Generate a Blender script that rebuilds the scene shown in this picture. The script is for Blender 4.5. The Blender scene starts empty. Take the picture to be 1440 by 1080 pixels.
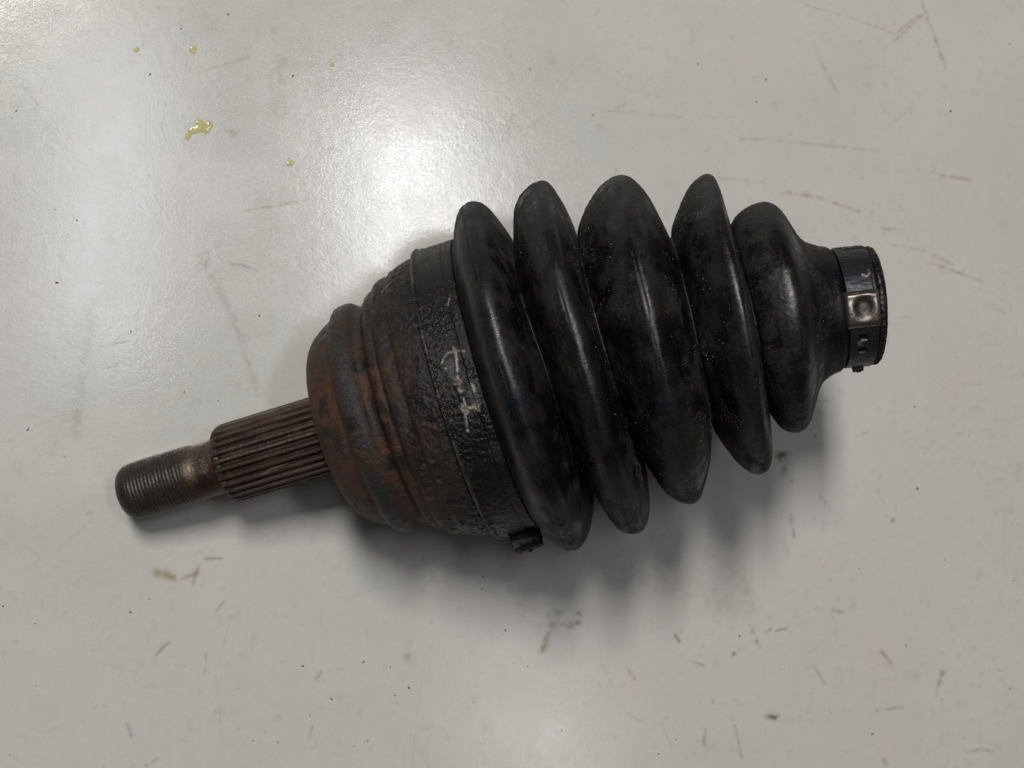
import bpy, math, random
import numpy as np
from mathutils import Matrix, Vector

random.seed(4)
RNG = np.random.default_rng(11)
sc = bpy.context.scene
C = sc.collection

# ------------------------------------------------------------------ camera
U = 0.0002                       # metres for one photo pixel at the part's axis
FPX = 2160.0                     # focal length in photo pixels (1440 wide)
BETA = math.radians(12.0)        # lean of the camera off the vertical
CAM = np.array([-0.1050, 0.0, 0.4683])
CX = np.array([math.cos(BETA), 0, math.sin(BETA)])
CY = np.array([0, 1.0, 0])
CZ = np.array([-math.sin(BETA), 0, math.cos(BETA)])
cam_data = bpy.data.cameras.new("camera")
cam = bpy.data.objects.new("camera", cam_data)
C.objects.link(cam)
M = Matrix(((CX[0], CY[0], CZ[0], CAM[0]), (CX[1], CY[1], CZ[1], CAM[1]), (CX[2], CY[2], CZ[2], CAM[2]), (0, 0, 0, 1)))
cam.matrix_world = M
cam_data.sensor_width = 36
cam_data.lens = 36 * FPX / 1440
cam_data.clip_start = 0.01
cam_data.clip_end = 20
cam_data.dof.use_dof = True
cam_data.dof.focus_distance = 0.40
cam_data.dof.aperture_fstop = 22
sc.camera = cam
ROT = np.stack([CX, CY, CZ], 1)  # camera frame -> world

def to_world(p):                 # camera-frame pixels-units -> world metres
    return (p * U) @ ROT.T + CAM
def table_point(px, py):         # where the ray of a photo pixel meets the table
    d = ROT @ np.array([(px - 720) / FPX, (540 - py) / FPX, -1.0])
    return CAM + d * (-CAM[2] / d[2])
def to_px(w):                    # world -> photo pixel
    c = (w - CAM) @ ROT
    return 720 + FPX * c[..., 0] / -c[..., 2], 540 - FPX * c[..., 1] / -c[..., 2]

# ------------------------------------------------------------------ world, lamps, exposure
world = bpy.data.worlds.new("World")
sc.world = world
world.use_nodes = True
bg = world.node_tree.nodes["Background"]
bg.inputs[0].default_value = (1.0, 0.76, 0.56, 1)
bg.inputs[1].default_value = 0.018
sc.view_settings.view_transform = 'Standard'
sc.view_settings.look = 'None'
sc.view_settings.exposure = 0.0
sc.view_settings.gamma = 1.0
sc.view_settings.use_curve_mapping = False

def ceiling_point(px, py, h):    # ceiling spot whose mirror image in the table shows at a photo pixel
    p = table_point(px, py)
    m = CAM * np.array([1, 1, -1])
    return m + (p - m) * (h + CAM[2]) / CAM[2]
def strip_lamp(a, b, h, width, power, col):
    if len(a) == 2: a, b = ceiling_point(*a, h), ceiling_point(*b, h)
    else: a, b = np.array(a), np.array(b)
    d = b - a
    l = bpy.data.lights.new("fluorescent_strip", 'AREA')
    l.shape = 'RECTANGLE'
    l.size = float(np.linalg.norm(d)); l.size_y = width
    l.energy = power; l.color = col
    o = bpy.data.objects.new("fluorescent_strip", l)
    C.objects.link(o)
    o.location = (a + b) / 2
    o.rotation_euler = (0, 0, math.atan2(d[1], d[0]))
    return o
strip_lamp((-0.72, 2.05, 3.0), (-0.72, 0.98, 3.0), 3.0, 0.36, 91.0, (1.0, 0.955, 0.90))   # main row of tubes, up and left of the bench
strip_lamp((165, 60), (130, 520), 1.3, 0.085, 0.9, (0.86, 0.93, 1.0))
strip_lamp((560, 150), (614, 490), 1.3, 0.11, 1.9, (0.97, 0.98, 1.0))
strip_lamp((735, 950), (785, 1120), 1.3, 0.045, 0.24, (1.0, 0.97, 0.94))

# ------------------------------------------------------------------ helpers
def vnoise(p):
    """value noise of an (n,3) array, -1..1"""
    i = np.floor(p).astype(np.int64); f = p - i
    f = f * f * f * (f * (f * 6 - 15) + 10)
    def h(ix, iy, iz):
        n = (ix * 374761393 + iy * 668265263 + iz * 2147483647 * 3 + 1013904223) & 0xffffffff
        n = ((n ^ (n >> 13)) * 1274126177) & 0xffffffff
        n = ((n ^ (n >> 15)) * 2246822519) & 0xffffffff
        return ((n ^ (n >> 16)) & 0xffff) / 32767.5 - 1
    x, y, z = i[:, 0], i[:, 1], i[:, 2]
    fx, fy, fz = f[:, 0], f[:, 1], f[:, 2]
    def lerp(a, b, t): return a + (b - a) * t
    return lerp(lerp(lerp(h(x, y, z), h(x+1, y, z), fx), lerp(h(x, y+1, z), h(x+1, y+1, z), fx), fy),
                lerp(lerp(h(x, y, z+1), h(x+1, y, z+1), fx), lerp(h(x, y+1, z+1), h(x+1, y+1, z+1), fx), fy), fz)
def fbm(p, scale, octv=3, off=0.0):
    p = p / scale + off
    out = np.zeros(len(p)); a = 1.0; t = 0
    for k in range(octv):
        out += a * vnoise(p + 17.3 * k); t += a; a *= 0.5; p = p * 2.03
    return out / t
def sstep(a, b, x):
    t = np.clip((x - a) / (b - a), 0, 1)
    return t * t * (3 - 2 * t)
def bump_at(x, c, w):
    return np.exp(-((x - c) / w) ** 2)
def mixc(a, b, t):
    return a + (np.asarray(b) - a) * t[:, None]

def grid_mesh(name, co, closed_v, mat, parent=None, attrs=None, base=None, smooth=True):
    """co: (nu, nv, 3) world metres; closed_v wraps the second index"""
    nu, nv = co.shape[:2]
    idx = np.arange(nu * nv).reshape(nu, nv)
    a = idx[:-1]; b = idx[1:]
    if closed_v:
        a2, b2 = np.roll(a, -1, 1), np.roll(b, -1, 1)
    else:
        a, a2, b, b2 = a[:, :-1], a[:, 1:], b[:, :-1], b[:, 1:]
    q = np.stack([a, b, b2, a2], -1).reshape(-1, 4)
    me = bpy.data.meshes.new(name)
    v = co.reshape(-1, 3)
    if base is not None: v = v - base
    raw_mesh(me, v, q, smooth)
    for k, val in (attrs or {}).items():
        if val.ndim == 2:
            at = me.attributes.new(k, 'FLOAT_COLOR', 'POINT')
            at.data.foreach_set('color', np.concatenate([val, np.ones((len(val), 1))], 1).astype(np.float32).ravel())
        else:
            at = me.attributes.new(k, 'FLOAT', 'POINT')
            at.data.foreach_set('value', val.astype(np.float32))
    return link(name, me, mat, parent)
def raw_mesh(me, v, q, smooth=True):
    n = q.shape[1]
    me.vertices.add(len(v)); me.vertices.foreach_set('co', np.asarray(v, np.float32).ravel())
    me.loops.add(q.size); me.loops.foreach_set('vertex_index', q.astype(np.int32).ravel())
    me.polygons.add(len(q))
    me.polygons.foreach_set('loop_start', (np.arange(len(q)) * n).astype(np.int32))
    me.polygons.foreach_set('loop_total', np.full(len(q), n, np.int32))
    me.update(calc_edges=True)
    me.polygons.foreach_set('use_smooth', np.full(len(q), smooth, bool))
def link(name, me, mat, parent=None):
    o = bpy.data.objects.new(name, me)
    C.objects.link(o)
    if mat: me.materials.append(mat)
    if parent: o.parent = parent
    return o

def material(name, bumps=(), rough_var=0.08, spec=0.5, coat=0.0, col_var=0.25, col_scale=900.0, sheen=0.0):
    """principled material fed by the 'col', 'rough' and 'metal' point attributes plus fine noise relief"""
    m = bpy.data.materials.new(name); m.use_nodes = True
    nt = m.node_tree; N = nt.nodes; L = nt.links
    b = N["Principled BSDF"]
    b.inputs['Specular IOR Level'].default_value = spec
    tc = N.new('ShaderNodeTexCoord')
    def attr(n):
        a = N.new('ShaderNodeAttribute'); a.attribute_name = n; return a
    noi = N.new('ShaderNodeTexNoise'); noi.inputs['Scale'].default_value = col_scale; noi.inputs['Detail'].default_value = 4
    L.new(tc.outputs['Object'], noi.inputs['Vector'])
    mr = N.new('ShaderNodeMapRange'); mr.inputs['From Min'].default_value = 0.3; mr.inputs['From Max'].default_value = 0.7
    mr.inputs['To Min'].default_value = 1 - col_var; mr.inputs['To Max'].default_value = 1 + col_var
    L.new(noi.outputs['Fac'], mr.inputs['Value'])
    mul = N.new('ShaderNodeVectorMath'); mul.operation = 'SCALE'
    L.new(attr('col').outputs['Color'], mul.inputs[0]); L.new(mr.outputs[0], mul.inputs['Scale'])
    L.new(mul.outputs[0], b.inputs['Base Color'])
    mr2 = N.new('ShaderNodeMapRange'); mr2.inputs['From Min'].default_value = 0.3; mr2.inputs['From Max'].default_value = 0.7
    mr2.inputs['To Min'].default_value = -rough_var; mr2.inputs['To Max'].default_value = rough_var
    L.new(noi.outputs['Fac'], mr2.inputs['Value'])
    ad = N.new('ShaderNodeMath'); ad.operation = 'ADD'; ad.use_clamp = True
    L.new(attr('rough').outputs['Fac'], ad.inputs[0]); L.new(mr2.outputs[0], ad.inputs[1])
    L.new(ad.outputs[0], b.inputs['Roughness'])
    L.new(attr('metal').outputs['Fac'], b.inputs['Metallic'])
    prev = None
    for scale, dist in bumps:
        n2 = N.new('ShaderNodeTexNoise'); n2.inputs['Scale'].default_value = scale; n2.inputs['Detail'].default_value = 3
        L.new(tc.outputs['Object'], n2.inputs['Vector'])
        bp = N.new('ShaderNodeBump'); bp.inputs['Strength'].default_value = 1.0; bp.inputs['Distance'].default_value = dist
        L.new(n2.outputs['Fac'], bp.inputs['Height'])
        if prev: L.new(prev.outputs[0], bp.inputs['Normal'])
        prev = bp
    if prev: L.new(prev.outputs[0], b.inputs['Normal'])
    if coat:
        b.inputs['Coat Weight'].default_value = coat; b.inputs['Coat Roughness'].default_value = 0.25
    return m

# ------------------------------------------------------------------ tabletop
X0, X1 = table_point(0, 540)[0], table_point(1440, 540)[0]
Y0, Y1 = table_point(1440, 1080)[1], table_point(1440, 0)[1]
def axis_coords(a, b, step, far):
    mid = np.arange(a - 0.004, b + 0.004, step)
    lo = mid[0] - np.geomspace(0.004, far, 14)[::-1]
    hi = mid[-1] + np.geomspace(0.004, far, 14)
    return np.concatenate([lo, mid, hi])
gx = axis_coords(X0, X1, 0.00042, 0.5)
gy = axis_coords(Y0, Y1, 0.00042, 0.4)
TX, TY = np.meshgrid(gx, gy, indexing='ij')
tco = np.stack([TX, TY, np.zeros_like(TX)], -1)
tv = tco.reshape(-1, 3)
PX, PY = to_px(tv)
tcol = np.tile(np.array([0.582, 0.569, 0.551]), (len(tv), 1))
n_big = fbm(tv, 0.05, 3); n_mid = fbm(tv, 0.009, 3, 5.0); n_fine = fbm(tv, 0.0018, 2, 9.0)
tcol *= (1 + 0.025 * n_big + 0.02 * n_mid + 0.018 * n_fine)[:, None]
tcol = mixc(tcol, [0.585, 0.545, 0.524], 0.40 * sstep(-0.05, 0.45, fbm(tv, 0.030, 3, 31.0)))      # faint pinkish and greenish clouds in the old paint
tcol = mixc(tcol, [0.530, 0.545, 0.520], 0.50 * sstep(-0.05, 0.45, fbm(tv, 0.045, 3, 63.0)))
tcol = mixc(tcol, [0.598, 0.566, 0.526], 0.30 * sstep(0.05, 0.5, fbm(tv, 0.012, 3, 83.0)))
tcol = mixc(tcol, [0.44, 0.42, 0.40], 0.26 * sstep(0.25, 0.65, fbm(tv, 0.0019, 2, 77.0)) * sstep(-0.2, 0.4, fbm(tv, 0.02, 2, 70.0)))
tcol = mixc(tcol, [0.40, 0.36, 0.33], 0.20 * sstep(0.45, 0.75, fbm(tv, 0.0028, 2, 57.0)))
OLIVE = (0.30, 0.27, 0.17); TAN = (0.36, 0.28, 0.20); GREY = (0.27, 0.26, 0.25); DARK = (0.13, 0.11, 0.10); BROWN = (0.20, 0.15, 0.08); FAINT = (0.42, 0.40, 0.36)
tears = fbm(tv, 0.0016, 2, 40.0)
def paint(mask_d, w, col, alpha, tear=0.6):
    global tcol
    m = np.exp(-(mask_d / w) ** 2) * alpha * np.clip(1 + tear * 1.6 * tears_sel, 0, 1.5)
    return np.clip(m, 0, 1)
def stroke(pts, w, col, alpha, tear=0.6):
    global tears_sel
    pts = np.array(pts, float)
    x0, y0 = pts.min(0) - 4 * w; x1, y1 = pts.max(0) + 4 * w
    sel = np.where((PX > x0) & (PX < x1) & (PY > y0) & (PY < y1))[0]
    if not len(sel): return
    p = np.stack([PX[sel], PY[sel]], 1)
    p = p + 1.2 * np.stack([tears[sel], tears[sel] * 0.5], 1)
    d = np.full(len(sel), 1e9)
    if len(pts) == 1:
        d = np.hypot(*(p - pts[0]).T)
    for a, b in zip(pts[:-1], pts[1:]):
        ab = b - a
        t = np.clip(((p - a) @ ab) / (ab @ ab + 1e-9), 0, 1)
        d = np.minimum(d, np.hypot(*(p - a - t[:, None] * ab).T))
    tears_sel = tears[sel]
    tcol[sel] = mixc(tcol[sel], col, paint(d, w, col, alpha, tear))
STROKES = [
    ([(1257, 58), (1297, 22)], 1.8, TAN, .6), ([(1262, 46), (1294, 20)], 1.5, TAN, .4), ([(1298, 8), (1312, 45), (1330, 95)], 2.4, GREY, .45),
    ([(1145, 60), (1160, 98), (1178, 130)], 2.2, GREY, .3), ([(1105, 270), (1150, 278), (1210, 297)], 2.2, TAN, .5), ([(1310, 245), (1365, 253)], 2.6, TAN, .4),
    ([(1255, 345), (1300, 352), (1340, 372)], 1.8, TAN, .35), ([(1313, 371), (1382, 396)], 2.0, TAN, .55), ([(1388, 427), (1412, 440)], 2.2, TAN, .35),
    ([(1042, 194), (1120, 200), (1235, 213)], 1.8, GREY, .28), ([(1135, 8), (1200, 26), (1258, 48)], 1.6, TAN, .28), ([(1243, 322), (1268, 322)], 2, GREY, .3),
    ([(1205, 612), (1222, 607)], 1.7, TAN, .5), ([(1140, 566), (1175, 562)], 1.7, TAN, .4), ([(1155, 700), (1166, 713)], 2.2, TAN, .4), ([(1235, 690), (1241, 706)], 1.8, TAN, .4),
    ([(1100, 642)], 8, BROWN, .85), ([(1104, 655), (1103, 668)], 4, BROWN, .4), ([(1112, 677)], 3, DARK, .5),
    ([(1112, 725), (1117, 755)], 2.2, GREY, .55), ([(1104, 762), (1107, 777)], 2.4, GREY, .5), ([(1250, 727), (1255, 732)], 3.2, DARK, .55),
    ([(1173, 858), (1185, 860)], 2.4, DARK, .5), ([(1240, 917), (1254, 933)], 2.4, TAN, .6), ([(1326, 945), (1321, 962), (1314, 982)], 2.2, TAN, .55), ([(1327, 946)], 5, TAN, .5),
    ([(1287, 950)], 4.5, TAN, .45), ([(1233, 999), (1250, 997), (1270, 995)], 1.8, GREY, .45), ([(1078, 1007), (1090, 1009)], 3.6, BROWN, .9), ([(1092, 1005), (1096, 1006)], 2, BROWN, .6),
    ([(1242, 1068), (1246, 1074)], 3, TAN, .5), ([(1360, 1058), (1378, 1054), (1395, 1056)], 2, GREY, .5), ([(1145, 937), (1160, 962)], 1.7, GREY, .4),
    ([(1055, 880), (1068, 910)], 3, GREY, .45), ([(1076, 891), (1084, 885)], 2, TAN, .55), ([(1093, 887), (1106, 884)], 2, TAN, .55), ([(1042, 912)], 3.5, GREY, .5), ([(1030, 922), (1034, 919)], 2.4, BROWN, .6),
    ([(974, 930), (990, 936)], 1.6, BROWN, .45), ([(992, 1025), (990, 1050)], 1.8, GREY, .5), ([(1034, 1020), (1044, 1070)], 1.8, GREY, .35), ([(1002, 983), (1003, 988)], 2.2, GREY, .5), ([(1036, 985), (1038, 990)], 2.5, GREY, .5),
    ([(785, 862)], 6, GREY, .6), ([(778, 876), (772, 890), (768, 900)], 4, GREY, .5), ([(785, 879), (803, 880)], 5, GREY, .6), ([(813, 862), (816, 866)], 4, GREY, .6), ([(813, 875)], 4.5, OLIVE, .7),
    ([(762, 914), (768, 905)], 5, OLIVE, .7), ([(771, 866)], 4, GREY, .3), ([(797, 893)], 3.5, GREY, .35),
    ([(576, 925)], 6.5, OLIVE, .5), ([(576, 904)], 4, OLIVE, .25), ([(606, 873)], 3.6, OLIVE, .4), ([(665, 981), (667, 987)], 2.4, TAN, .6), ([(884, 943), (893, 955)], 2.6, TAN, .5), ([(950, 894), (955, 902)], 2.4, BROWN, .6),
    ([(858, 955), (860, 965)], 2, GREY, .4), ([(885, 1003), (895, 1012), (903, 1013)], 1.4, GREY, .4), ([(930, 1018), (945, 1050)], 1.6, GREY, .3),
    ([(222, 805), (245, 812)], 7, OLIVE, .55), ([(258, 812), (278, 806)], 3.6, OLIVE, .5), ([(280, 796), (270, 824)], 2.4, OLIVE, .45), ([(283, 822)], 2.2, OLIVE, .5),
    ([(290, 786), (312, 785)], 2.2, GREY, .55), ([(118, 723), (128, 721)], 1.9, GREY, .5), ([(220, 921), (238, 903)], 1.6, GREY, .55), ([(354, 912), (357, 895)], 2.2, GREY, .4), ([(290, 920), (289, 945)], 1.6, GREY, .35),
    ([(179, 1017), (185, 1035)], 2.8, OLIVE, .4), ([(305, 860), (315, 846)], 1.5, GREY, .4), ([(205, 1078), (222, 1066)], 2, TAN, .5), ([(445, 955), (452, 945)], 3, GREY, .4), ([(434, 1040), (440, 1022)], 1.6, GREY, .4),
    ([(283, 355), (300, 392), (325, 440), (345, 490), (363, 552)], 5.5, OLIVE, .28), ([(127, 440), (112, 560), (105, 610)], 8, FAINT, .45),
    ([(325, 371), (344, 374), (361, 381)], 1.6, GREY, .5), ([(380, 398), (389, 419)], 2.0, GREY, .4), ([(140, 487), (182, 480)], 1.4, GREY, .4), ([(152, 518), (168, 509)], 1.4, GREY, .4),
    ([(343, 296), (385, 290), (433, 281)], 1.8, TAN, .45), ([(280, 102), (350, 80)], 2, GREY, .2), ([(460, 208), (480, 213)], 2, GREY, .3), ([(30, 120), (60, 150)], 3, FAINT, .4),
    ([(390, 155), (395, 90)], 12, FAINT, .35), ([(318, 182), (330, 188)], 5, FAINT, .5), ([(840, 155), (960, 165)], 2, TAN, .22), ([(868, 152), (878, 146)], 3, TAN, .3), ([(860, 250), (868, 236)], 2.6, TAN, .35),
    ([(700, 170), (745, 108)], 2.5, (0.62, 0.61, 0.6), .4), ([(650, 140), (640, 160)], 2, GREY, .2), ([(1010, 250), (1075, 257)], 2, TAN, .25), ([(1420, 655), (1440, 650)], 2, TAN, .3),
    ([(730, 770), (900, 800), (1010, 850)], 26, FAINT, .25), ([(1035, 800), (1060, 850)], 14, FAINT, .3),
]
for s_ in STROKES: stroke(s_[0], s_[1], s_[2], min(1, s_[3] * 0.95), 1.0)
for k in range(34):
    x, y = random.uniform(-50, 1440), random.uniform(0, 1080); a = random.choice([random.gauss(.22, .2), random.gauss(1.8, .3), random.gauss(-.35, .2)]); l = random.uniform(60, 260); b_ = random.gauss(0, .12)
    stroke([(x, y), (x + .5 * l * math.cos(a), y + .5 * l * math.sin(a)), (x + l * math.cos(a + b_), y + l * math.sin(a + b_))], random.uniform(.9, 1.5), random.choice([GREY, TAN, FAINT, (0.66, 0.65, 0.63)]), random.uniform(.06, .16), 1.4)
for k in range(130):
    x, y = random.uniform(0, 1440), random.uniform(0, 1080)
    if random.random() < .62:
        stroke([(x, y)], random.uniform(1.0, 2.2), random.choice([GREY, GREY, TAN, FAINT]), random.uniform(.06, .24))
    else:
        a = random.choice([random.gauss(.25, .3), random.gauss(1.9, .4)]); l = random.uniform(4, 34)
        stroke([(x, y), (x + l * math.cos(a), y + l * math.sin(a))], random.uniform(1.0, 2.0), random.choice([GREY, TAN, FAINT]), random.uniform(.04, .13), 1.2)
table_mat = material("painted_bench_top", bumps=((2400.0, 0.000012), (1100.0, 0.000018), (300.0, 0.00003)), rough_var=0.05, spec=0.70, col_var=0.03, col_scale=1500.0)
trough = 0.16 + 0.04 * n_mid + 0.03 * n_big
tabletop = grid_mesh("tabletop", tco, False, table_mat, attrs={'col': np.clip(tcol, 0, 1), 'rough': trough, 'metal': np.zeros(len(tv))})
tabletop["kind"] = "structure"
tabletop["label"] = "off-white painted bench top with stains and scratches"

# ------------------------------------------------------------------ axis of the joint (camera frame, photo-pixel units)
PHI_K = [(-620, 16.8), (0, 16.6), (60, 16.0), (93, 15.0), (186, 12.6), (296, 10.0), (363, 8.4), (450, 6.5), (495, 3.5), (520, 3.0)]
TAU_K = [(-620, 5.5), (186, 5.5), (296, 5.0), (363, 3.5), (450, 2.0), (495, 0.0), (520, 0.0)]
SS = np.arange(-640, 541, 1.0)
phi = np.radians(np.interp(SS, *zip(*PHI_K))); tau = np.radians(np.interp(SS, *zip(*TAU_K)))
ker = np.ones(31) / 31
phi = np.convolve(np.pad(phi, 15, 'edge'), ker, 'valid'); tau = np.convolve(np.pad(tau, 15, 'edge'), ker, 'valid')
A = np.stack([np.cos(phi) * np.cos(tau), np.sin(phi) * np.cos(tau), np.sin(tau)], 1)
P = np.cumsum(A, 0); P = P - P[640] + np.array([20.0, 14.0, -FPX])
E1 = np.array([0, 0, 1.0]) - A * A[:, 2:3]; E1 /= np.linalg.norm(E1, axis=1)[:, None]
E2 = np.cross(E1, A)
def sweep(s, r, th):
    """world points of axial stations s, radii r and angles th (same shapes); th 0 faces the camera, 90 deg up the photo"""
    def ip(T): return np.stack([np.interp(s, SS, T[:, k]) for k in range(3)], -1)
    return to_world(ip(P) + r[..., None] * (np.cos(th)[..., None] * ip(E1) + np.sin(th)[..., None] * ip(E2)))
BASE = to_world(P[640]); BASE = np.array([BASE[0], BASE[1], 0.0])

def spline_pts(pts, step):
    """centripetal Catmull-Rom through (s, r) points, resampled at even steps"""
    p = np.array(pts, float)
    p = np.vstack([2 * p[0] - p[1], p, 2 * p[-1] - p[-2]])
    out = []
    for i in range(1, len(p) - 2):
        p0, p1, p2, p3 = p[i-1:i+3]
        t0 = 0; t1 = t0 + np.linalg.norm(p1-p0)**.5; t2 = t1 + np.linalg.norm(p2-p1)**.5; t3 = t2 + np.linalg.norm(p3-p2)**.5
        t = np.linspace(t1, t2, 24, endpoint=False)[:, None]
        a1 = (t1-t)/(t1-t0)*p0 + (t-t0)/(t1-t0)*p1; a2 = (t2-t)/(t2-t1)*p1 + (t-t1)/(t2-t1)*p2; a3 = (t3-t)/(t3-t2)*p2 + (t-t2)/(t3-t2)*p3
        b1 = (t2-t)/(t2-t0)*a1 + (t-t0)/(t2-t0)*a2; b2 = (t3-t)/(t3-t1)*a2 + (t-t1)/(t3-t1)*a3
        out.append((t2-t)/(t2-t1)*b1 + (t-t1)/(t2-t1)*b2)
    out = np.vstack(out + [p[-2:-1]])
    return even(out, step)
def even(out, step):
    d = np.concatenate([[0], np.cumsum(np.linalg.norm(np.diff(out, axis=0), axis=1))])
    n = max(4, int(d[-1] / step)); t = np.linspace(0, d[-1], n)
    return np.stack([np.interp(t, d, out[:, 0]), np.interp(t, d, out[:, 1])], 1)
def poly_pts(pts, step):
    return even(np.array(pts, float), step)
def revolve(prof, nth):
    th = np.linspace(0, 2 * np.pi, nth, endpoint=False)
    S = np.repeat(prof[:, :1], nth, 1); R = np.repeat(prof[:, 1:2], nth, 1); T = np.repeat(th[None], len(prof), 0)
    return S, R, T
def loc(S, R, T):                 # straight-axis coordinates for noise, in photo pixels
    return np.stack([S, R * np.cos(T), R * np.sin(T)], -1).reshape(-1, 3)

joint = bpy.data.objects.new("cv_joint", None)
joint.location = BASE
C.objects.link(joint)
joint["label"] = "used axle joint with rusty splined stub and black pleated rubber boot"
joint["category"] = "axle joint"

# ------------------------------------------------------------------ rusty housing
HP = [(-262, 40), (-286, 56), (-289.5, 75), (-289, 97), (-284, 116), (-274, 131), (-258, 143), (-246, 150), (-240, 152.5), (-237.5, 155), (-234.5, 161), (-229, 165.5), (-219, 167.5), (-210, 166.5),
      (-205, 163.5), (-201, 160), (-195, 159), (-189.5, 160.5), (-186.5, 164.5), (-182, 171), (-176, 174), (-170.5, 174.5), (-168, 177.5), (-165, 183.5), (-158, 187), (-149, 187.5), (-144, 188.5), (-140, 192.5), (-132, 196), (-122, 198.5), (-112, 200.5), (-106, 201), (-98, 200), (-92, 199), (-60, 199), (-44, 197), (-40, 190)]
prof = spline_pts(HP, 1.45)
S, R, T = revolve(prof, 720)
q = loc(S, R, T); s = S.ravel(); th = T.ravel()
pit = fbm(q, 7, 3); lump = fbm(q, 26, 3, 3.0); fine = fbm(q, 3.0, 2, 8.0)
crusty = sstep(-190, -120, s)
disp = 1.2 * lump + (0.7 + 1.3 * crusty) * pit + (0.35 + 0.8 * crusty) * fine
chips = sstep(0.40, 0.62, fbm(q, 12, 2, 21.0)) * sstep(-240, -110, s)
disp -= 1.6 * chips
R2 = R + disp.reshape(R.shape)
co = sweep(S, R2, T)
hmin = co[..., 2].min()
dark = np.array([0.020, 0.0175, 0.0165]); col = np.tile(dark, (len(s), 1))
n1 = fbm(q, 45, 3, 12.0); n2 = fbm(q, 14, 3, 15.0)
side = np.cos(th - math.radians(-35))            # the face seen by the camera is the rustier one
rust = sstep(-0.45, 0.30, n1 + 0.5 * n2 + 0.25 * side) * (1 - 0.75 * sstep(-160, -105, s))
face = 1 - sstep(-246, -236, s)
groove = bump_at(s, -196, 9) + 0.8 * bump_at(s, -170, 6)
rust = np.clip(rust * (0.6 + 0.5 * face + 0.5 * groove), 0, 1)
col = mixc(col, [0.064, 0.033, 0.021], rust)
col = mixc(col, [0.110, 0.052, 0.029], sstep(0.25, 0.6, n2 + 0.35 * fine) * np.clip(0.25 * face + 0.8 * bump_at(s, -181, 5) * sstep(-0.2, 0.6, side) + 0.15 * groove, 0, 1))
band = bump_at(s, -219, 12)
col = mixc(col, [0.026, 0.027, 0.030], band * sstep(-0.2, 0.3, fbm(q, 20, 2, 60.0) + 0.2))
col = mixc(col, [0.035, 0.028, 0.020], 0.5 * sstep(0.3, 0.9, np.sin(th)))          # dusty upper flank
grime = sstep(0.0, 0.35, fbm(q, 32, 3, 101.0) + 0.42 * sstep(-190, -115, s) - 0.18)
col = mixc(col, [0.011, 0.010, 0.010], 0.80 * grime)
ror = 0.52 - 0.12 * grime - 0.06 * band + 0.12 * rust + 0.06 * n2
housing_mat = material("rusty_cast_steel", bumps=((1300.0, 0.00030), (3600.0, 0.00016)), rough_var=0.14, spec=0.35, col_var=0.35, col_scale=1300.0)
housing = grid_mesh("housing", co, True, housing_mat, joint, {'col': col, 'rough': ror, 'metal': 0.12 * np.ones(len(s))}, BASE)
housing["label"] = "rusty stepped steel housing"

# ------------------------------------------------------------------ splined shaft
prof = poly_pts([(-457, 33), (-457, 46), (-454, 51), (-448, 55), (-441, 56.8), (-300, 57.5), (-284, 58.0), (-276, 58)], 1.6)
S, R, T = revolve(prof, 28 * 22)
ph = (T * 28 / (2 * np.pi)) % 1.0
tooth = np.clip((np.abs(ph - 0.5) - 0.16) / 0.2, 0, 1)      # 0 on the crest, 1 in the root
full = sstep(-455, -444, S) * (1 - 0.75 * sstep(-300, -288, S))
q = loc(S, R, T); s = S.ravel(); th = T.ravel()
str_n = fbm(q * np.array([0.12, 1, 1]), 5, 3)
R2 = R - 5.6 * tooth * full + (0.35 * str_n + 0.3 * fbm(q, 4, 2, 2.0)).reshape(R.shape)
co = sweep(S, R2, T)
col = np.tile(np.array([0.052, 0.033, 0.025]), (len(s), 1))
col = mixc(col, [0.013, 0.008, 0.006], 0.9 * tooth.ravel())
up = sstep(-0.1, 0.8, np.sin(th))
col = mixc(col, [0.095, 0.058, 0.046], 0.7 * sstep(0.0, 0.5, str_n) * (0.4 + 0.6 * up))
col = mixc(col, [0.16, 0.055, 0.025], 0.8 * sstep(0.45, 0.7, fbm(q * np.array([0.25, 1, 1]), 8, 3, 30.0)))
col = mixc(col, [0.20, 0.15, 0.12], 0.5 * sstep(0.55, 0.8, fbm(q * np.array([0.15, 1, 1]), 5, 2, 44.0)))
spline_mat = material("oxidised_spline_steel", bumps=((1800.0, 0.00006),), rough_var=0.1, spec=0.5, col_var=0.3, col_scale=1600.0)
splined = grid_mesh("splined_shaft", co, True, spline_mat, joint, {'col': col, 'rough': 0.46 + 0.1 * str_n, 'metal': 0.25 * np.ones(len(s))}, BASE)
splined["label"] = "dark brown splined shaft section"

# ------------------------------------------------------------------ threaded stub
prof = spline_pts([(-612, 0.5), (-612, 14), (-611, 24), (-607, 32), (-600, 38), (-590, 41.2), (-576, 42), (-520, 42), (-503, 42), (-497, 41.2), (-490, 40), (-475, 39.5), (-464, 40), (-458, 41), (-455, 41), (-454, 30)], 0.9)
S, R, T = revolve(prof, 300)
q = loc(S, R, T); s = S.ravel(); th = T.ravel()
tw = (S / 5.4 + T / (2 * np.pi)) % 1.0
thread = np.abs(tw - 0.5) * 2
onth = sstep(-597, -584, S) * (1 - sstep(-512, -498, S))
wear = 0.4 + 0.6 * sstep(-0.3, 0.3, fbm(q, 25, 2)).reshape(S.shape)
R2 = R - 1.35 * thread * onth * wear + (0.35 * fbm(q, 6, 3)).reshape(S.shape)
co = sweep(S, R2, T)
nk = sstep(-515, -488, s)
n2 = fbm(q, 12, 3, 4.0)
col = np.tile(np.array([0.040, 0.034, 0.027]), (len(s), 1))
col = mixc(col, [0.028, 0.023, 0.020], sstep(-0.3, 0.5, n2) * (1 - nk))
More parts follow.
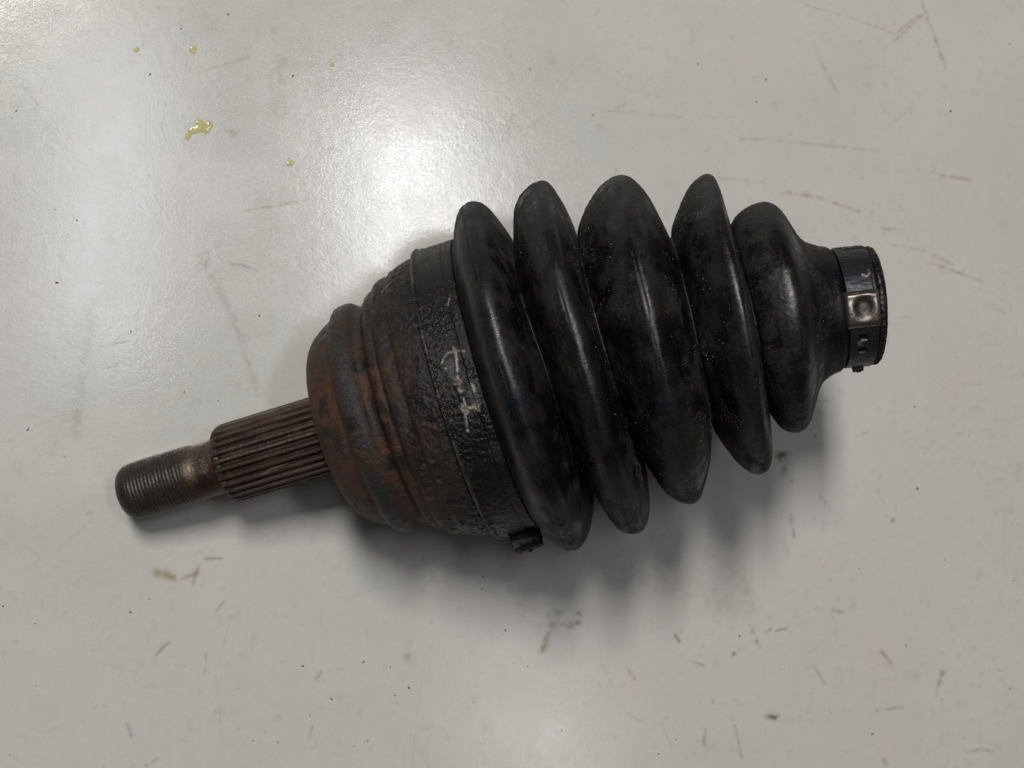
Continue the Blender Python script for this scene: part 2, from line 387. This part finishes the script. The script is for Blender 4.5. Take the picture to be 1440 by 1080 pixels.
col = mixc(col, [0.125, 0.098, 0.072], nk * sstep(-0.5, 0.5, n2 + 0.8 * np.sin(th)))
col = mixc(col, [0.085, 0.042, 0.026], nk * sstep(-0.1, 0.45, fbm(q, 20, 3, 70.0) - 0.3 * np.sin(th)) * 0.9)
col = mixc(col, [0.028, 0.022, 0.018], 0.5 * (thread * onth * wear).ravel())
stub_mat = material("worn_thread_steel", bumps=((1500.0, 0.00008),), rough_var=0.1, spec=0.5, col_var=0.3, col_scale=1500.0)
stub = grid_mesh("threaded_stub", co, True, stub_mat, joint, {'col': col, 'rough': 0.44 + 0.08 * n2, 'metal': 0.35 + 0.3 * nk}, BASE)
stub["label"] = "dull grey threaded stub end"

# ------------------------------------------------------------------ pleated boot
def lobe(c, pts): return [(c + a, b) for a, b in pts]
BP = [(-98, 200.5), (-80, 202.5), (-50, 203.5), (-42, 206), (-40.5, 210), (-37.5, 214), (-34.5, 222)] \
   + lobe(0, [(-30, 232), (-22, 244), (-12, 251.5), (0, 255), (10, 251), (19, 241), (27, 225), (34, 206), (39, 188), (42, 176)]) \
   + lobe(93, [(-49.5, 174), (-46.5, 186), (-40.5, 209), (-33, 230), (-24, 243.5), (-14, 251), (-3, 255), (7, 252), (14.5, 242), (20.5, 224), (25.5, 200), (28.5, 176), (30.5, 163)]) \
   + lobe(186, [(-61, 159), (-57, 172), (-46, 196), (-31, 217), (-15, 230.5), (0, 235), (12, 230), (23, 215.5), (35, 191), (45, 162), (49.5, 146), (52, 136)]) \
   + lobe(296, [(-56, 132), (-52, 146), (-41, 168), (-25, 193.5), (-11, 205.5), (1, 209), (9, 206), (14.5, 196), (18.7, 172), (21, 145), (22.5, 128)]) \
   + lobe(363, [(-43, 124), (-39.5, 136), (-28, 151), (-13, 159), (0, 161), (9.5, 156.5), (18.5, 144.5), (27, 125), (34.5, 108), (42.5, 98), (52, 93), (63, 89), (71, 86.8), (75, 83.5), (77, 78.5)]) \
   + [(444, 77.5), (460, 77.5), (476, 77.5), (480, 79), (483, 81.5), (489, 81), (492, 77), (492, 68), (486, 60), (460, 57), (420, 56), (419, 1)]
prof = spline_pts(BP, 1.75)
S, R, T = revolve(prof, 600)
q = loc(S, R, T); s = S.ravel(); th = T.ravel(); r = R.ravel()
def crest_w(w): return sum(bump_at(s, c, w) for c in (0, 93, 186, 296, 363))
body = sstep(-30, -5, s) * (1 - sstep(395, 430, s))
low = fbm(q, 90, 2, 2.0); mid = fbm(q, 18, 3, 6.0); fine = fbm(q, 4.0, 2, 13.0)
tw_ = (th + np.pi) % (2 * np.pi) - np.pi
kink = bump_at(s, 214, 15) * bump_at(tw_, math.radians(-8), 0.30)
disp = body * (3.4 * low) - 9 * kink + 0.45 * mid + 0.22 * fine
flankdirt = np.clip(1 - crest_w(17), 0, 1) * body
disp += flankdirt * (0.9 * np.abs(mid) + 0.7 * sstep(0.1, 0.6, fine))
# moulding line round each crest
seam = np.zeros(len(s))
for c, o in ((0, -6), (93, -4), (186, -2), (296, 6)):
    seam += bump_at(s, c + o + 1.2 * np.sin(3 * th + c), 1.3) * sstep(-0.3, 0.2, fbm(q, 40, 2, c * .1))
disp -= 1.1 * seam
# scuffed, torn crest tips on the lower flank of the picture
tip = crest_w(9) * bump_at((th + np.pi / 2 + np.pi) % (2 * np.pi) - np.pi, 0.40, 0.28)
disp += tip * (2.6 * fbm(q, 6, 3, 50.0) - 0.8)
# crumbs on the narrow lip
lip = sstep(480, 483, s)
disp += lip * (1.6 * np.maximum(0, fbm(q, 6, 2, 80.0)) + 1.0 * fine)
R2 = R + disp.reshape(R.shape)
S2 = S + (body * 4.5 * fbm(q, 120, 2, 91.0)).reshape(S.shape)
S2 = S2 + (13 * bump_at(s, 212, 17) * bump_at(tw_, math.radians(-38), 0.26) - 6 * kink).reshape(S.shape)
# the fan of the folds is a little uneven: creases lean against the crests
for c, ws, wc in ((42, 6.5, 3.0), (125, 8.0, 3.0), (238, 1.0, 0.0), (319, 5.5, 4.0)):
    vw = bump_at(s, c, 20).reshape(S.shape)
    S2 = S2 - vw * (ws * np.sin(T) + wc * np.cos(T))
co = sweep(S2, R2, T)
z = co[..., 2]
z[:] = np.where(z < 0.0016, 0.0004 + 0.0012 * np.exp((z - 0.0016) / 0.0012), z)   # soft rubber pressed flat on the bench
col = np.tile(np.array([0.0050, 0.0052, 0.0060]), (len(s), 1))
dm = sstep(-0.25, 0.45, mid + 0.35 * fine + 0.5 * fbm(q, 55, 2, 33.0))
col = mixc(col, [0.022, 0.0185, 0.0150], 0.7 * dm * flankdirt)
col = mixc(col, [0.0125, 0.0140, 0.0180], crest_w(16) * sstep(-0.5, 0.4, low + 0.6 * mid))  # blue-grey sheen along the crests, painted into the colour
upn = sstep(0.55, 0.95, np.sin(th))
col = mixc(col, [0.040, 0.036, 0.030], 0.55 * upn * sstep(-0.5, 0.5, mid) * body)       # dust on the upper tips
col = mixc(col, [0.050, 0.046, 0.042], 0.75 * tip * sstep(0.1, 0.45, fbm(q, 7, 2, 52.0)))
col = mixc(col, [0.026, 0.019, 0.014], 0.4 * sstep(0.40, 0.65, fbm(q, 30, 3, 66.0)) * body)   # rusty smears
col = mixc(col, [0.004, 0.004, 0.004], 0.8 * np.clip(seam, 0, 1))
tipd = crest_w(16) * bump_at((th + np.pi / 2 + np.pi) % (2 * np.pi) - np.pi, 0.36, 0.34)
col = mixc(col, [0.003, 0.003, 0.003], 0.9 * tipd * sstep(0.0, 0.3, fbm(q, 16, 2, 97.0)))
col = mixc(col, [0.050, 0.049, 0.044], 0.7 * bump_at(s, -23, 2.6) * sstep(-0.5, 0.3, mid) * (r > 225))
speck = sstep(0.15, 0.55, fbm(q, 2.6, 2, 111.0)) * sstep(-0.15, 0.35, fbm(q, 42, 3, 35.0))
col = mixc(col, [0.050, 0.042, 0.032], 0.75 * speck * np.clip(flankdirt * 1.2 + 0.10 * body, 0, 1))
oily = sstep(0.25, 0.5, fbm(q * np.array([1, .5, .5]), 26, 2, 58.0)) * flankdirt
col = mixc(col, [0.006, 0.006, 0.0065], 0.8 * oily)
wipe = fbm(np.stack([s, th * r / 9, r * 0.2], 1), 5, 3, 71.0)
blotch = sstep(-0.1, 0.35, fbm(q, 34, 3, 88.0))
col = mixc(col, [0.019, 0.0185, 0.018], 0.5 * sstep(0.1, 0.5, wipe) * blotch * body)
col = col * 0.74
ror = 0.38 + 0.14 * wipe + 0.12 * blotch + 0.10 * mid + 0.24 * flankdirt * dm - 0.18 * oily + 0.28 * sstep(0.6, 0.95, np.abs(np.sin(th))) - 0.05 * crest_w(12)
boot_mat = material("black_boot_rubber", bumps=((2200.0, 0.00004), (5200.0, 0.00004)), rough_var=0.12, spec=0.46, col_var=0.35, col_scale=2200.0)
boot = grid_mesh("boot", co, True, boot_mat, joint, {'col': col, 'rough': np.clip(ror, .2, .9), 'metal': np.zeros(len(s))}, BASE)
boot["label"] = "black pleated rubber boot"
boot_pts = co; boot_s = S; boot_r = R; boot_t = T; boot_flank = flankdirt.reshape(S.shape)

# ------------------------------------------------------------------ wide clamp band
prof = poly_pts([(-100.5, 198.5), (-100.5, 210.5), (-99, 212.2), (-96, 212.2), (-94.5, 210.2), (-70, 210.4), (-57.5, 210.4), (-56.5, 209.2), (-55.2, 209.2), (-54.2, 210.6), (-43, 210.4), (-41.5, 208.5), (-41.2, 203)], 1.1)
S, R, T = revolve(prof, 900)
q = loc(S, R, T); s = S.ravel(); th = T.ravel()
gr = fbm(q, 4.2, 2, 5.0); gr2 = fbm(q, 16, 3, 25.0)
top = sstep(203, 207, R.ravel())
rough_zone = sstep(-0.35, 0.25, fbm(q, 60, 2, 7.0) + 0.55 - 0.9 * sstep(0.55, 0.95, np.sin(th)))
disp = top * (rough_zone * (1.3 * np.maximum(gr, -0.3) + 0.7 * fbm(q, 2.4, 1, 35.0)) + 0.5 * gr2)
co = sweep(S, R + disp.reshape(R.shape), T)
bx_, by_ = to_px(co.reshape(-1, 3))
def seg_d(pts):
    pts = np.array(pts, float); p = np.stack([bx_, by_], 1) + 0.5 * gr[:, None]; d = np.full(len(p), 1e9)
    for a, b in zip(pts[:-1], pts[1:]):
        ab = b - a; t = np.clip(((p - a) @ ab) / (ab @ ab + 1e-9), 0, 1)
        d = np.minimum(d, np.hypot(*(p - a - t[:, None] * ab).T))
    return d
front = np.cos(th) > 0
bare = np.zeros(len(s))
for pts, w in (([(621.5, 512), (624, 503), (630, 496.5), (641, 493)], 1.5), ([(637, 488), (640, 492), (653, 494)], 1.5), ([(641, 494), (643, 515), (645, 535)], 1.9), ([(641, 532), (646, 536)], 3.4), ([(638, 540), (647, 540)], 1.6),
               ([(653, 573), (655, 588), (657.5, 606)], 1.8), ([(650, 571), (656, 578)], 4.6), ([(656, 576), (672, 570)], 3.4), ([(669, 566), (673, 578)], 1.8), ([(652, 560), (655, 570)], 1.3), ([(646, 547), (649, 550)], 2.6), ([(664, 541), (668, 549)], 2.6), ([(630, 430), (632, 420)], 1.2), ([(626, 517), (628, 519)], 1.3)):
    bare = np.maximum(bare, np.exp(-(seg_d(pts) / w) ** 4) * front)
smear = np.maximum(np.exp(-(seg_d([(664, 552), (668, 562)]) / 8) ** 4), np.exp(-(seg_d([(632, 510), (636, 528)]) / 5) ** 4)) * front
co = sweep(S, R + (disp * (1 - 0.9 * np.maximum(bare, smear)) - 0.5 * bare).reshape(R.shape), T)
col = np.tile(np.array([0.0075, 0.0078, 0.0085]), (len(s), 1))
col = mixc(col, [0.018, 0.022, 0.019], sstep(0.1, 0.6, gr2) * 0.8)
col = mixc(col, [0.026, 0.024, 0.020], 0.5 * sstep(0.5, 0.95, np.sin(th)))
col = mixc(col, [0.055, 0.058, 0.065], 0.7 * smear)
bare = bare * np.clip(0.85 + 1.6 * fbm(q, 5, 2, 49.0), 0.15, 1)
col = mixc(col, [0.30, 0.275, 0.235], 0.9 * bare)
lipw = bump_at(s, -97.5, 2)
col = mixc(col, [0.09, 0.085, 0.08], 0.6 * lipw * sstep(-0.1, 0.4, fbm(q, 22, 2, 3.0)))
band_mat = material("greasy_black_band", bumps=((2600.0, 0.00016), (6000.0, 0.00010)), rough_var=0.12, spec=0.33, col_var=0.35, col_scale=2600.0)
clamp = grid_mesh("wide_clamp", co, True, band_mat, joint, {'col': col, 'rough': 0.29 + 0.10 * gr2 + 0.22 * (1 - rough_zone) + 0.15 * bare, 'metal': np.clip(0.1 + 0.6 * bare, 0, 1)}, BASE)
clamp["label"] = "wide greasy black clamp band with bright scratches"

# pinched ear of the wide clamp, a folded loop of strip
def ear_loop(name, s0, s1, r0, th0, half, height, pinch, mat, parent, cols, thick=2.2):
    """omega-shaped crimp: outline in (tangent, radial) swept along the axis"""
    out = [(-half * 1.5, 0.3), (-half * 1.05, 0.8), (-half * 0.72, height * .18), (-half * pinch, height * .45), (-half * .95 * pinch, height * .78), (-half * .62, height * .97), (-half * .2, height * 1.02),
           (half * .2, height), (half * .62, height * .95), (half * .95 * pinch, height * .78), (half * pinch, height * .45), (half * .72, height * .18), (half * 1.05, .8), (half * 1.5, .3)]
    o = spline_pts(out, 1.1)
    n = np.gradient(o, axis=0); n = np.stack([-n[:, 1], n[:, 0]], 1); n /= np.linalg.norm(n, axis=1)[:, None]
    ring = np.vstack([o + n * thick / 2, (o - n * thick / 2)[::-1]])
    ns = 30
    sl = np.linspace(s0, s1, ns)
    S = np.repeat(sl[:, None], len(ring), 1)
    tang = np.repeat(ring[None, :, 0], ns, 0); rad = np.repeat(ring[None, :, 1], ns, 0)
    u = (S - (s0 + s1) / 2) / ((s1 - s0) / 2)
    rad = rad * (1 - 0.10 * u ** 2) 
    nz = fbm(np.stack([S, tang, rad], -1).reshape(-1, 3), 7, 3, 3.0).reshape(S.shape)
    rad = rad + 3.0 * nz * np.clip(rad / height, 0, 1)
    T = th0 + tang / r0 + 0.10 * nz * np.clip(rad / height, 0, 1) * 30 / r0
    S = S + 3.5 * fbm(np.stack([S * 0 + 3, tang, rad], -1).reshape(-1, 3), 6, 2, 9.0).reshape(S.shape) * np.abs(u) ** 2 * np.clip(rad / height, 0, 1)
    co = sweep(S, r0 + rad, T)
    # close both ends
    co = np.concatenate([co[:1].mean(1, keepdims=True).repeat(len(ring), 1) * .02 + co[:1] * .98, co, co[-1:]], 0)
    n = co.shape[0] * co.shape[1]
    nz = np.concatenate([nz[:1], nz, nz[-1:]]).ravel()
    col = mixc(np.tile(np.array(cols[0]), (n, 1)), cols[1], sstep(-0.2, 0.5, nz))
    return grid_mesh(name, co, True, mat, parent, {'col': col, 'rough': 0.42 + 0.1 * nz, 'metal': 0.3 * np.ones(n)}, BASE)
ear = ear_loop("clamp_ear", -84, -43, 210.5, math.radians(-84), 15, 27, 0.95, band_mat, clamp, ((0.008, 0.008, 0.009), (0.024, 0.023, 0.023)))
ear["label"] = "pinched ear of the wide clamp"

# ------------------------------------------------------------------ narrow clamp band with its buckle
SC0, SC1 = 441.0, 480.0
prof = poly_pts([(SC0, 77.8), (SC0, 82.0), (SC0 + 1, 83.2), (SC0 + 20, 83.4), (SC1 - 5, 83.2), (SC1 - 4, 82.5), (SC1 - 3, 83.2), (SC1 - 1, 83.0), (SC1, 82), (SC1, 77.8)], 0.8)
S, R, T = revolve(prof, 700)
q = loc(S, R, T); s = S.ravel(); th = T.ravel()
br = fbm(q * np.array([0.25, 1, 1]), 3.0, 3, 4.0); blot = fbm(q, 16, 3, 14.0)
def wrapd(a): return (th - a + np.pi) % (2 * np.pi) - np.pi
hole = np.zeros(len(s))
for a in (-32, -47):
    hole = np.maximum(hole, np.exp(-((s - (SC0 + 18)) / 6.5) ** 6 - (wrapd(math.radians(a)) * 83 / 5.0) ** 6))
disp = 0.35 * br + 0.3 * blot - 3.2 * hole
uptip = sstep(0.80, 0.98, np.sin(th))
disp += uptip * 2.6 * np.maximum(-0.2, fbm(q, 8, 3, 61.0))
co = sweep(S, R + disp.reshape(R.shape), T)
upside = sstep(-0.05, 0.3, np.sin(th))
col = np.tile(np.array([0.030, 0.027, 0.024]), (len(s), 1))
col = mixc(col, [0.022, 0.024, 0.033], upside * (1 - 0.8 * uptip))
col = mixc(col, [0.022, 0.020, 0.020], sstep(0.0, 0.5, br) * 0.6)
col = mixc(col, [0.006, 0.006, 0.006], hole)
bx_, by_ = to_px(co.reshape(-1, 3)); gr = br
front = np.cos(th) > 0
bare = np.zeros(len(s))
for pts, w in (([(1174, 392), (1179, 393)], 1.8), ([(1213, 387), (1219, 388), (1223, 385), (1222, 380)], 1.6), ([(1208, 483), (1213, 484)], 2.0)):
    bare = np.maximum(bare, np.exp(-(seg_d(pts) / w) ** 4) * front)
col = mixc(col, [0.42, 0.40, 0.36], bare * np.clip(0.7 + 2 * blot + 1.5 * br, 0, 1))
clamp_mat = material("blued_clamp_steel", bumps=((2600.0, 0.000012),), rough_var=0.1, spec=0.5, col_var=0.25, col_scale=2000.0)
narrow = grid_mesh("narrow_clamp", co, True, clamp_mat, joint, {'col': col, 'rough': 0.42 + 0.1 * br, 'metal': 0.45 + 0.4 * bare}, BASE)
narrow["label"] = "narrow blue-grey clamp band on the small boot end"

# buckle: raised convex strip with a round dent
def buckle():
    nu, nv = 64, 64
    u = np.linspace(-1, 1, nu); v = np.linspace(-1, 1, nv)
    Uu, V = np.meshgrid(u, v, indexing='ij')
    a0, aw = math.radians(-4.5), math.radians(17.5)
    def surf(off):
        S = (SC0 + SC1) / 2 - 2.0 + (SC1 - SC0) / 2 * 1.16 * Uu
        T = a0 + aw * V
        h = 7.5 * (1 - np.abs(V) ** 6)
        h = h + 1.8 * np.exp(-((V - 0.72) / 0.16) ** 2)                     # rolled upper edge
        d = np.hypot((Uu - 0.05) / 0.66, (V - 0.10) / 0.70)
        h = h - 4.2 * (1 - sstep(0.25, 1.1, d))
        h = (h + 0.9) * (1 - np.abs(Uu) ** 14) - 0.6
        return S, 83.2 + h + off, T
    S, R, T = surf(0.0)
    top = sweep(S, R, T)
    co = top
    n = co.shape[0] * co.shape[1]
    p = (co.reshape(-1, 3)) / U
    nz = fbm(p, 18, 2, 2.0)
    col = mixc(np.tile(np.array([0.26, 0.235, 0.21]), (n, 1)), [0.12, 0.10, 0.09], sstep(-0.2, 0.5, nz))
    Ue = Uu; Ve = V
    d = np.hypot((Ue - 0.05) / 0.62, (Ve - 0.10) / 0.66).ravel()
    col = mixc(col, [0.055, 0.050, 0.046], 0.9 * (1 - sstep(0.65, 1.0, d + 0.15 * nz)))      # darker inside the dent
    return grid_mesh("buckle", co, False, clamp_mat, narrow, {'col': col, 'rough': 0.36 + 0.08 * nz + 0.12 * (1 - sstep(.6, 1, d)), 'metal': np.full(n, 0.9)}, BASE)
bk = buckle(); bk["label"] = "shiny dented steel buckle"
# hooked tooth under the narrow clamp
tooth = ear_loop("clamp_tooth", SC0 + 12, SC0 + 27, 83.4, math.radians(-88), 4.5, 5.5, 0.8, clamp_mat, narrow, ((0.012, 0.012, 0.012), (0.03, 0.03, 0.03)), 1.6)

# ------------------------------------------------------------------ grit stuck on the boot and housing
def grains(name, pts, sizes, cols, mat, parent, base):
    o6 = np.array([(1, 0, 0), (-1, 0, 0), (0, 1, 0), (0, -1, 0), (0, 0, 1), (0, 0, -1)], float)
    f8 = np.array([(0, 2, 4), (2, 1, 4), (1, 3, 4), (3, 0, 4), (2, 0, 5), (1, 2, 5), (3, 1, 5), (0, 3, 5)])
    n = len(pts)
    jig = RNG.uniform(.55, 1.35, (n, 6, 1))
    v = pts[:, None] + o6[None] * jig * sizes[:, None, None]
    ang = RNG.uniform(0, 6.28, n)
    me = bpy.data.meshes.new(name)
    raw_mesh(me, (v.reshape(-1, 3) - base), (f8[None] + 6 * np.arange(n)[:, None, None]).reshape(-1, 3), False)
    at = me.attributes.new('col', 'FLOAT_COLOR', 'POINT')
    c = np.repeat(cols, 6, 0)
    at.data.foreach_set('color', np.concatenate([c, np.ones((len(c), 1))], 1).astype(np.float32).ravel())
    for k, val in (('rough', 0.35), ('metal', 0.0)):
        a = me.attributes.new(k, 'FLOAT', 'POINT'); a.data.foreach_set('value', np.full(len(c), val, np.float32))
    o = link(name, me, mat, parent); o["kind"] = "stuff"
    return o
grit_mat = material("mineral_grit", spec=0.6, col_var=0.2, col_scale=3000.0)
flat = boot_pts.reshape(-1, 3); w = boot_flank.ravel() * (np.cos(boot_t.ravel()) > -0.35)
clus = fbm(loc(boot_s, boot_r, boot_t), 30, 2, 19.0); w = w * (0.03 + sstep(0.0, 0.6, clus)) * (0.3 + 0.7 * (boot_r.ravel() < 225)) * (0.5 + 0.5 * (boot_s.ravel() > 60))
w[(boot_s.ravel() > 481)] = 0.25; w[(boot_s.ravel() > 490.5)] = 0.0
idx = RNG.choice(len(flat), 6500, p=w / w.sum())
sz = RNG.gamma(1.3, 0.15, len(idx)) * U + 0.18 * U
pal = np.array([(0.28, 0.25, 0.21), (0.11, 0.092, 0.072), (0.36, 0.33, 0.28), (0.24, 0.20, 0.14), (0.04, 0.035, 0.03), (0.02, 0.02, 0.02)])
gc = pal[RNG.choice(6, len(idx), p=[.20, .24, .07, .05, .24, .2])]
grit = grains("sand_grit", flat[idx], sz, gc, grit_mat, joint, BASE)
grit["label"] = "sand grains stuck in the pleats"

# ------------------------------------------------------------------ specks of dirt on the bench
SPK = [(211, 105, 3), (412, 108, 3), (321, 20, 2.2), (23, 156, 2.4), (255, 41, 2), (78, 295, 2), (108, 310, 2.4), (80, 397, 3.2), (39, 604, 2.8), (184, 467, 2.4), (307, 563, 1.8), (259, 551, 2.2), (365, 444, 2.6), (90, 641, 1.8), (406, 223, 2),
       (511, 930, 3.0), (575, 967, 3.2), (556, 978, 2), (711, 886, 2.8), (678, 828, 2.4), (594, 785, 2), (680, 811, 2), (517, 1042, 2.2), (498, 1050, 2), (549, 938, 1.8), (742, 937, 1.8), (722, 932, 1.6), (790, 1027, 1.8), (926, 1060, 2.2), (950, 1040, 1.8),
       (1290, 687, 3.6), (1286, 572, 2.8), (1227, 1032, 3.2), (1324, 984, 2.6), (1405, 942, 2), (1420, 968, 2), (1425, 816, 2.2), (1146, 614, 2.4), (1362, 613, 1.8), (1337, 157, 3.0), (1420, 62, 2.6), (834, 162, 2.4), (746, 98, 2.2), (1040, 894, 3), (1329, 787, 2), (1274, 908, 2),
       (425, 937, 2.8), (466, 983, 2.6), (436, 1006, 2), (184, 861, 2.2), (210, 842, 1.8), (49, 877, 1.8), (4, 853, 2), (14, 1062, 2), (391, 1044, 2), (336, 968, 1.8), (356, 1042, 1.8), (1208, 800, 1.8), (1195, 778, 1.6), (982, 90, 2.2), (1078, 112, 2), (1064, 143, 2.2), (1077, 112, 2)]
sp = []; ss_ = []; cc = []
for (x, y, r_) in SPK:
    p = table_point(x, y)
    for k in range(4):
        sp.append(p + np.array([random.gauss(0, .25), random.gauss(0, .25), 0.12]) * r_ * U); ss_.append(r_ * U * 0.42); cc.append((0.022, 0.020, 0.020))
for k in range(150):
    p = table_point(random.uniform(0, 1440), random.uniform(0, 1080))
    sp.append(p + np.array([0, 0, .3 * U])); ss_.append(random.uniform(.35, .75) * U); cc.append(random.choice([(0.05, .045, .04), (0.12, .10, .09), (0.2, .17, .14)]))
specks = grains("dirt_specks", np.array(sp), np.array(ss_), np.array(cc), grit_mat, None, np.zeros(3))
specks["label"] = "tiny dark dirt specks scattered over the bench top"
specks["category"] = "dirt"

# ------------------------------------------------------------------ drops of yellow oil on the bench
oil = bpy.data.materials.new("yellow_oil"); oil.use_nodes = True
b = oil.node_tree.nodes["Principled BSDF"]
b.inputs['Roughness'].default_value = 0.06
b.inputs['IOR'].default_value = 1.47
b.inputs['Alpha'].default_value = 0.48
nz = oil.node_tree.nodes.new('ShaderNodeTexNoise'); nz.inputs['Scale'].default_value = 300
rp = oil.node_tree.nodes.new('ShaderNodeValToRGB')
rp.color_ramp.elements[0].color = (0.60, 0.54, 0.10, 1); rp.color_ramp.elements[1].color = (0.74, 0.70, 0.25, 1)
oil.node_tree.links.new(nz.outputs['Fac'], rp.inputs['Fac']); oil.node_tree.links.new(rp.outputs['Color'], b.inputs['Base Color'])
def oil_drop(blobs, h, label):
    """one puddle whose outline is the union of several round blobs (photo px), domed to height h px"""
    bl = np.array([list(table_point(x, y)[:2]) + [r_ * 1.1 * U] for x, y, r_ in blobs])
    c = bl[:, :2].mean(0)
    n = 72
    ext = (np.abs(bl[:, :2] - c).max() + bl[:, 2].max() * 1.8)
    g = np.linspace(-ext, ext, n)
    GX, GY = np.meshgrid(g, g, indexing='ij')
    f = np.zeros_like(GX)
    for x, y, r_ in bl:
        f += np.exp(-(((GX + c[0] - x) ** 2 + (GY + c[1] - y) ** 2) / r_ ** 2))
    f = f - 0.38
    hh = np.where(f > 0, h * U * np.sqrt(np.clip(f / f.max(), 0, 1)), -0.00004) 
    me_co = np.stack([GX, GY, hh + 0.00003], -1)
    keep = f > -0.12
    idx = np.arange(n * n).reshape(n, n)
    quad_ok = keep[:-1, :-1] | keep[1:, :-1] | keep[:-1, 1:] | keep[1:, 1:]
    qd = np.stack([idx[:-1, :-1], idx[1:, :-1], idx[1:, 1:], idx[:-1, 1:]], -1)[quad_ok]
    used, inv = np.unique(qd, return_inverse=True)
    me = bpy.data.meshes.new("oil_drop")
    raw_mesh(me, me_co.reshape(-1, 3)[used], inv.reshape(-1, 4))
    o = link("oil_drop", me, oil)
    o.location = (c[0], c[1], 0)
    o["label"] = label; o["category"] = "oil drop"; o["group"] = "yellow oil drops on the bench"
oil_drop([(284, 178, 6), (290, 181, 6), (279, 172, 4), (295, 175, 4), (270, 184, 5), (264, 193, 4), (278, 181, 5)], 1.3, "largest ragged yellow oil drop on the bench, upper left")
oil_drop([(270, 68, 3.6), (273, 70, 3.6), (271, 73, 3)], 0.9, "small round yellow oil drop above the ragged one")
oil_drop([(191, 71, 3.2), (193, 69, 2.6)], 0.9, "tiny yellow oil drop nearest the left edge of the photo")
oil_drop([(406, 230, 3.8), (410, 229, 3.2)], 0.9, "small yellow oil drop to the lower right of the ragged one")
oil_drop([(466, 90, 2.8), (468, 92, 2.2)], 0.9, "tiny clear oil drop farthest to the right among the drops")
print("HOUSING MIN Z", hmin)
